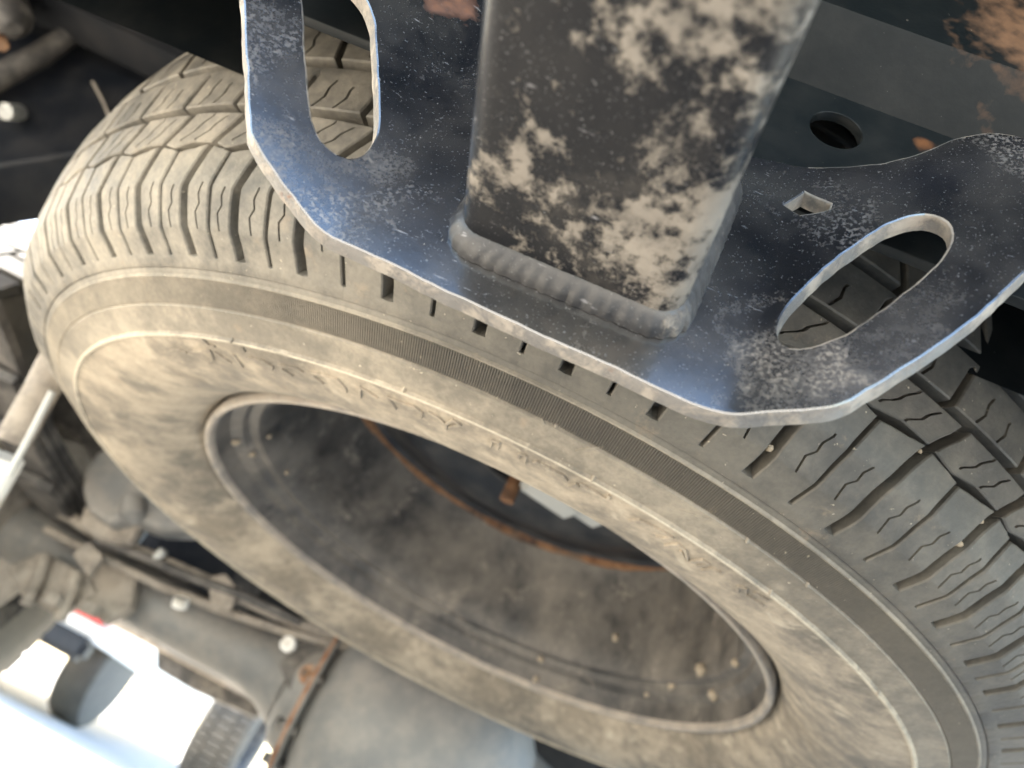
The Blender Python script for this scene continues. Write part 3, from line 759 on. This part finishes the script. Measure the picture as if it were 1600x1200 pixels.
# ------------------------------------------------------------------ truck parts above and behind
bed = empty('truck_bed', (0, 1.0, Z0 + .40), 'dark underside of the truck bed above the spare wheel', 'truck bed')
MB().box((-.80, -1.69, 0), (.80, 1.6, .012)).build('floor_panel', M['bed'], bed, False)
for q in range(9): MB().box((-.76, -1.35 + q * .34, -.035), (.80, -1.29 + q * .34, -.0005), .004).build('floor_rib', M['bed'], bed)
for sg in (-1, 1):
    L = [(-1.72, -.23), (-.93, -.23), (-.90, -.05), (-.80, .06), (-.60, .14), (-.30, .14), (-.10, .06), (.0, -.05), (.03, -.23), (1.6, -.23), (1.6, .50), (-1.72, .50)]
    me = fill_mesh([L], .02, .003); me.transform(Matrix(((0, 0, 1, sg * .95), (1, 0, 0, 0), (0, 1, 0, 0), (0, 0, 0, 1)))); me.update()
    link('side_panel', me, M['frame'], bed)
MB().box((-.94, -1.74, -.10), (.94, -1.70, .50), .006).build('tailgate', M['frame'], bed)
bump = empty('rear_bumper', (0, -.76, Z0 + .235), 'black step bumper behind the hitch', 'bumper')
MB().box((-.9, -.09, .0), (.9, .05, .16), .01).build('bumper_bar', M['frame'], bump)
for s in (-1, 1): MB().box((s * .45 - .03, .05, .03), (s * .45 + .03, .40, .13), .004).build('bumper_bracket', M['frame'], bump)
fr2 = empty('frame_rail', (.52, .6, Z0 + .14), 'black frame rail beyond the hitch plate', 'frame rail')
MB().box((-.04, -.95, 0), (.04, 2.6, .15), .006).build('rail', M['frame'], fr2)

def flat(name, pix, y, thick, mt, parent, bev=.001):
    P = [at_y(*p, y) for p in pix]
    L = [(p[0], p[2]) for p in P]
    me = fill_mesh([L], thick, bev); me.transform(Matrix.Translation((0, y, 0)) @ R90)
    me.transform(Matrix.Translation(-Vector(parent.location))); me.update()
    return link(name, me, mt, parent)
def rod(name, pix, mt, parent, rad, n=14):
    P = [at_y(*p) - np.array(parent.location) for p in pix]
    return MB().tube(P, rad, n).build(name, mt, parent)

fr = empty('frame_rail', at_y(60, 200, .12), 'black frame rail end with bolted bracket left of the spare wheel', 'frame rail')
flat('gusset_plate', [(-160, -160), (470, -160), (470, 150), (200, 270), (95, 290), (40, 299), (0, 305), (-160, 330)], .12, .09, M['frame'], fr, .004)
rod('brace', [(-60, 150, .055), (60, 88, .05), (128, 42, .045)], M['darkdust'], fr, [.014, .013, .011])
rod('brace', [(128, 42, .045), (70, -30, .04)], M['darkdust'], fr, .007)
rod('brace', [(122, 30, .055), (92, -30, .05)], M['darkdust'], fr, .005)
rod('bolt', [(117, 36, .052), (121, 42, .036)], M['rust'], fr, .010, 6)
rod('bolt', [(30, 176, .072), (8, 174, .05), (-4, 172, .05)], M['zinc'], fr, [.009, .009, .004], 12)
rod('bolt', [(182, 44, .074), (184, 47, .066)], M['ruststain'], fr, .006, 6)
rod('bolt', [(334, 0, .074), (333, 8, .06)], M['zinc'], fr, .006, 6)
rod('wire', [(145, 128, .066), (162, 160, .066), (178, 200, .066)], M['dusty'], fr, .0018, 8)
hang = empty('exhaust_hanger', at_y(10, 20, .0), 'pale dusty rounded hanger beside the frame rail end', 'hanger')
rod('hanger_body', [(-60, -30, .0), (0, 10, .0), (18, 32, .0), (22, 44, .0)], M['darkdust'], hang, [.032, .030, .022, .008], 24)
rod('hanger_bolt', [(2, 62, -.01), (2, 70, -.02)], M['rust'], hang, .007, 6)

# ------------------------------------------------------------------ rear axle
AY = .55
pa = at_y(215, 938, AY); pb = at_y(445, 1040, AY)
AZ = float((pa[2] + pb[2]) / 2)
print('axle', pa, pb)
axle = empty('rear_axle', (0, AY, AZ), 'dusty grey rear axle with bulging differential housing', 'axle')
MB().lathe([(0, -.66), (.041, -.66), (.041, -.30), (.043, -.22), (.052, -.19), (.068, -.16)], 48, 'X').build('axle_tube', M['axle'], axle)
MB().lathe([(.060, .17), (.052, .20), (.042, .24), (.042, .66), (0, .66)], 48, 'X').build('axle_tube', M['axle'], axle)
MB().lathe([(.064, -.16), (.085, -.150), (.090, -.140), (.092, -.118), (.100, -.112), (.132, -.085), (.152, -.04), (.158, .02), (.152, .07), (.135, .12), (.100, .15), (.06, .18)], 64, 'X').build('differential_housing', M['axle'], axle)
MB().lathe([(.090, -.132), (.116, -.129), (.116, -.119), (.098, -.1165)], 64, 'X').build('housing_flange', M['axle'], axle)
MB().lathe([(.1165, -.1265), (.1175, -.124), (.1165, -.1215)], 64, 'X').build('rusty_seam', M['ruststain'], axle)
for a in np.linspace(0, 2 * PI, 10, endpoint=False):
    MB().tube([(-.140, .105 * math.cos(a), .105 * math.sin(a)), (-.112, .105 * math.cos(a), .105 * math.sin(a))], .007, 6).build('bolt', M['darkdust'], axle)
rod('boss', [(486, 1057, .46), (482, 1054, .44)], M['ruststain'], axle, .012, 18)
rod('boss_bolt', [(484, 1055, .441), (483, 1054.5, .434)], M['rust'], axle, .006, 6)
flat('axle_bracket', [(440, 1040), (470, 1008), (520, 1000), (556, 1012), (548, 1060), (520, 1120), (470, 1110)], .475, .02, M['darkdust'], axle, .003)
flat('axle_bracket', [(120, 925), (165, 870), (215, 900), (205, 950), (165, 970)], .49, .03, M['dusty'], axle, .004)

lines = empty('brake_lines', at_y(300, 910, .46), 'dusty brake lines and parking cable running along the axle', 'brake lines')
rod('brake_line', [(72, 826, .47), (140, 862, .46), (250, 915, .45), (350, 955, .45), (440, 985, .45), (545, 1012, .46)], M['dusty'], lines, .0055)
rod('brake_line', [(98, 800, .45), (160, 838, .44), (260, 880, .44), (340, 915, .44), (430, 958, .45), (540, 1000, .46)], M['dusty'], lines, .0085)
rod('cable', [(150, 842, .43), (230, 872, .43), (300, 903, .43), (380, 930, .43), (470, 972, .43)], M['darkdust'], lines, .006)
flat('line_clip', [(330, 905), (352, 900), (372, 925), (360, 952), (332, 945)], .435, .012, M['dusty'], lines, .002)
flat('line_clip', [(118, 868), (140, 850), (160, 872), (140, 900)], .435, .014, M['dusty'], lines, .002)
rod('clip_tab', [(244, 872, .43), (256, 860, .425)], M['zinc'], lines, .006)
rod('clip_bolt', [(280, 948, .44), (284, 936, .435)], M['dustwhite'], lines, .010, 10)  # white colour here paints in a blown highlight
rod('clip_bolt', [(452, 1008, .44), (449, 1006, .43)], M['dustwhite'], lines, .0095, 10)
rod('clip_bolt', [(170, 828, .43), (168, 826, .42)], M['zinc'], lines, .008, 10)

bs = empty('bump_stop', at_y(185, 775, .40), 'grey rounded bump stop bracket under the frame by the tire edge', 'bump stop')
flat('bracket', [(148, 745), (165, 722), (195, 705), (240, 760), (300, 830), (255, 828), (212, 812), (180, 820), (152, 800), (145, 772)], .40, .05, M['axle'], bs, .006)
rod('rubber_stop', [(208, 780, .37), (206, 800, .37), (214, 812, .38)], M['axle'], bs, [.014, .016, .010], 18)
flat('stop_base', [(140, 800), (180, 818), (225, 818), (205, 850), (165, 845), (132, 825)], .42, .03, M['dusty'], bs, .003)

sp = empty('leaf_spring', at_y(70, 880, .5), 'dusty leaf spring pack with bolted clamp at the axle end', 'leaf spring')
for q in range(4):
    dz = -.011 * q; x_ = float(at_y(95, 880, .5)[0]) - .03
    pts = [np.array([x_, y, Z0 + .005 + dz + .10 * ((y - .55) / .75) ** 2 * (1 - .05 * q)]) - np.array(sp.location) for y in np.linspace(.55 - .5 + .10 * q, .55 + .70 - .12 * q, 14)]
    A = np.array([[p + np.array([dx, 0, dzz]) for dx, dzz in ((-.03, -.0048), (.03, -.0048), (.03, .0048), (-.03, .0048))] for p in pts])
    b = MB().grid(A, close_v=True); n = len(pts); b.f += [(0, 1, 2, 3), (4 * n - 1, 4 * n - 2, 4 * n - 3, 4 * n - 4)]
    b.build('leaf', M['darkdust'], sp)
for q in range(2):
    rod('u_bolt', [(70 + q * 50, 868 + q * 26, .46), (60 + q * 50, 905 + q * 26, .46), (40 + q * 52, 945 + q * 24, .46)], M['dusty'], sp, .008)
    rod('nut', [(88 + q * 56, 930 + q * 14, .45), (78 + q * 56, 945 + q * 14, .45)], M['dusty'], sp, .014, 6)
flat('clamp_plate', [(20, 890), (70, 868), (140, 905), (150, 930), (95, 960), (40, 930)], .48, .02, M['dusty'], sp, .003)

sh = empty('shock_absorber', at_y(50, 640, .10), 'tan dusty shock absorber leaning beside the rear tire', 'shock absorber')
rod('outer_tube', [(122, 495, .06), (70, 600, .09), (20, 690, .11)], M['dusty'], sh, [.015, .015, .015], 24)
rod('inner_tube', [(6, 712, .12), (-14, 748, .13), (-40, 795, .14)], M['dustwhite'], sh, [.018, .018, .018], 24)
rod('guard_rod', [(82, 612, .05), (50, 675, .07), (14, 742, .09)], M['zinc'], sh, .003)

def road_wheel(name, cx, cy, cz, label, R=.39, inward=1, group=None):
    e = empty(name, (cx, cy, cz), label, 'wheel', group)
    pr = [(.225, 0), (.24, -.004), (.28, -.012), (.33, -.010), (.36, .004), (.372, .018), (.3725, .04), (.3725, .20), (.372, .222), (.36, .236), (.33, .25), (.28, .252), (.24, .244), (.225, .24)]
    s_ = R / .39
    t = MB().lathe([(r * s_, -z * inward) for r, z in pr], 96, 'X').build('tire', M['oldtyre'], e)
    for row, (z0, z1) in enumerate(((.012, .07), (.078, .16), (.168, .228))):
        b = MB()
        for q in range(56):
            a0 = (q + .5 * (row % 2)) * 2 * PI / 56; a1 = a0 + 2 * PI / 56 * .78
            P = []
            for rr in (.371, .386):
                for zz_ in (z0, z1):
                    for a in (a0, a1): P.append((-zz_ * inward, rr * s_ * math.cos(a), rr * s_ * math.sin(a)))
            b.add(P, [(0, 1, 5, 4), (2, 6, 7, 3), (0, 4, 6, 2), (1, 3, 7, 5), (4, 5, 7, 6)])
        tag(b.build('tread_row', M['oldtyre'], t, False), kind='stuff')
    MB().lathe([(.225 * s_, .002), (.21 * s_, -.02 * inward), (.19 * s_, -.10 * inward), (.06, -.12 * inward), (0, -.12 * inward)], 64, 'X').build('rim', M['darkdust'], e)
    return e
rw = road_wheel('road_wheel', -.625, AY, .39, 'dark rear road wheel on the axle end behind the shock absorber')
MB().lathe([(0, .02), (.14, .02), (.145, .012), (.145, -.06)], 48, 'X').build('brake_drum', M['dusty'], rw)
road_wheel('road_wheel', -.665, 4.1, .39, 'pale sunlit front wheel far under the truck')

ft = empty('fuel_tank', (-.1, 1.45, .40), 'dark fuel tank ahead of the axle', 'fuel tank')
MB().box((-.55, -.45, .0), (.62, .45, .34), .05).build('tank_shell', M['frame'], ft)
for q in (-.3, .3): MB().box((q - .02, -.455, -.004), (q + .02, .455, .345), .05).build('tank_strap', M['darkdust'], ft)
cm = empty('chassis_crossmember', at_y(330, 1050, 1.6), 'pale dusty chassis crossmember in front of the axle', 'crossmember')
flat('channel', [(60, 885), (240, 980), (440, 1090), (600, 1180), (590, 1200), (430, 1112), (230, 1003), (50, 907)], 1.6, .08, M['dusty'], cm, .004)
flat('lower_lip', [(250, 1018), (300, 1040), (420, 1105), (400, 1120), (300, 1075), (250, 1045)], 1.62, .05, M['darkdust'], cm, .004)

# ------------------------------------------------------------------ parked car far behind
cx, cy = float(at_y(165, 1040, 4.85)[0]) - .56, 4.6
car = empty('parked_car', (cx, cy, 0), 'white car with red tail lamp parked beyond the truck', 'car')
def sect(P, x0, x1, name, mt, par, bev=.04):
    bm = bmesh.new()
    a = [bm.verts.new((x0, y, z)) for y, z in P]; c = [bm.verts.new((x1, y, z)) for y, z in P]
    n = len(P); bm.faces.new(a); bm.faces.new(c[::-1])
    for i in range(n): bm.faces.new((a[i], c[i], c[(i + 1) % n], a[(i + 1) % n])[::-1])
    bmesh.ops.recalc_face_normals(bm, faces=bm.faces)
    bmesh.ops.bevel(bm, geom=bm.edges[:], offset=bev, segments=2, affect='EDGES')
    me = bpy.data.meshes.new(name); bm.to_mesh(me); bm.free(); me.polygons.foreach_set('use_smooth', [True] * len(me.polygons)); sharp(me, 40)
    return link(name, me, mt, par)
body = sect([(-.5, .42), (-.55, .55), (-.45, .95), (.2, 1.0), (3.6, .92), (3.7, .5), (3.6, .42)], -1.1, .72, 'body', M['carwhite'], car)
sect([(.0, .97), (.5, 1.45), (2.0, 1.48), (2.8, .95)], -1.0, .62, 'cabin', M['glass'], body)
MB().box((-1.06, -.53, .30), (.68, -.40, .43), .03).build('rear_valance', M['frame'], body)
for s in (-1.05, .45):
    w1 = MB().lathe([(.0, .0), (.20, .0), (.24, -.01), (.32, .0), (.34, .03), (.34, .18), (.32, .21), (.24, .22), (0, .22)], 48, 'X', org=(s, .25, .34)).build('wheel', M['oldtyre'], car)
    MB().lathe([(.0, -.004), (.17, -.004), (.19, .004)], 32, 'X', org=(s, .25, .34)).build('wheel_rim', M['silver'], w1)
MB().box((.25, -.60, .50), (.70, -.47, .66), .02).build('tail_lamp', M['redlens'], body)
MB().box((-1.08, -.60, .50), (-.63, -.47, .66), .02).build('tail_lamp', M['redlens'], body)

# wiped patches on the dusty sidewall
for px, py, r0, r1 in ((225, 605, .006, .016), (262, 655, .004, .014), (285, 720, .004, .016), (1290, 1010, .002, .010), (1345, 1075, .002, .012), (330, 780, .004, .018)):
    X = on_side(px, py)
    if X is not None: local_stain(M['side'], X + np.array([0, 0, Z0]), r0, r1, (.13, .12, .10, 1), .75)
for px, py, r0, r1 in ((345, 830, .010, .035), (450, 905, .012, .040), (600, 1000, .010, .045), (760, 1075, .012, .045), (900, 1125, .010, .040), (1080, 1170, .008, .035), (300, 590, .002, .012), (1240, 1130, .004, .025)):
    X = on_side(px, py)
    if X is not None: local_stain(M['side'], X + np.array([0, 0, Z0]), r0, r1, (.17, .145, .11, 1), .6)
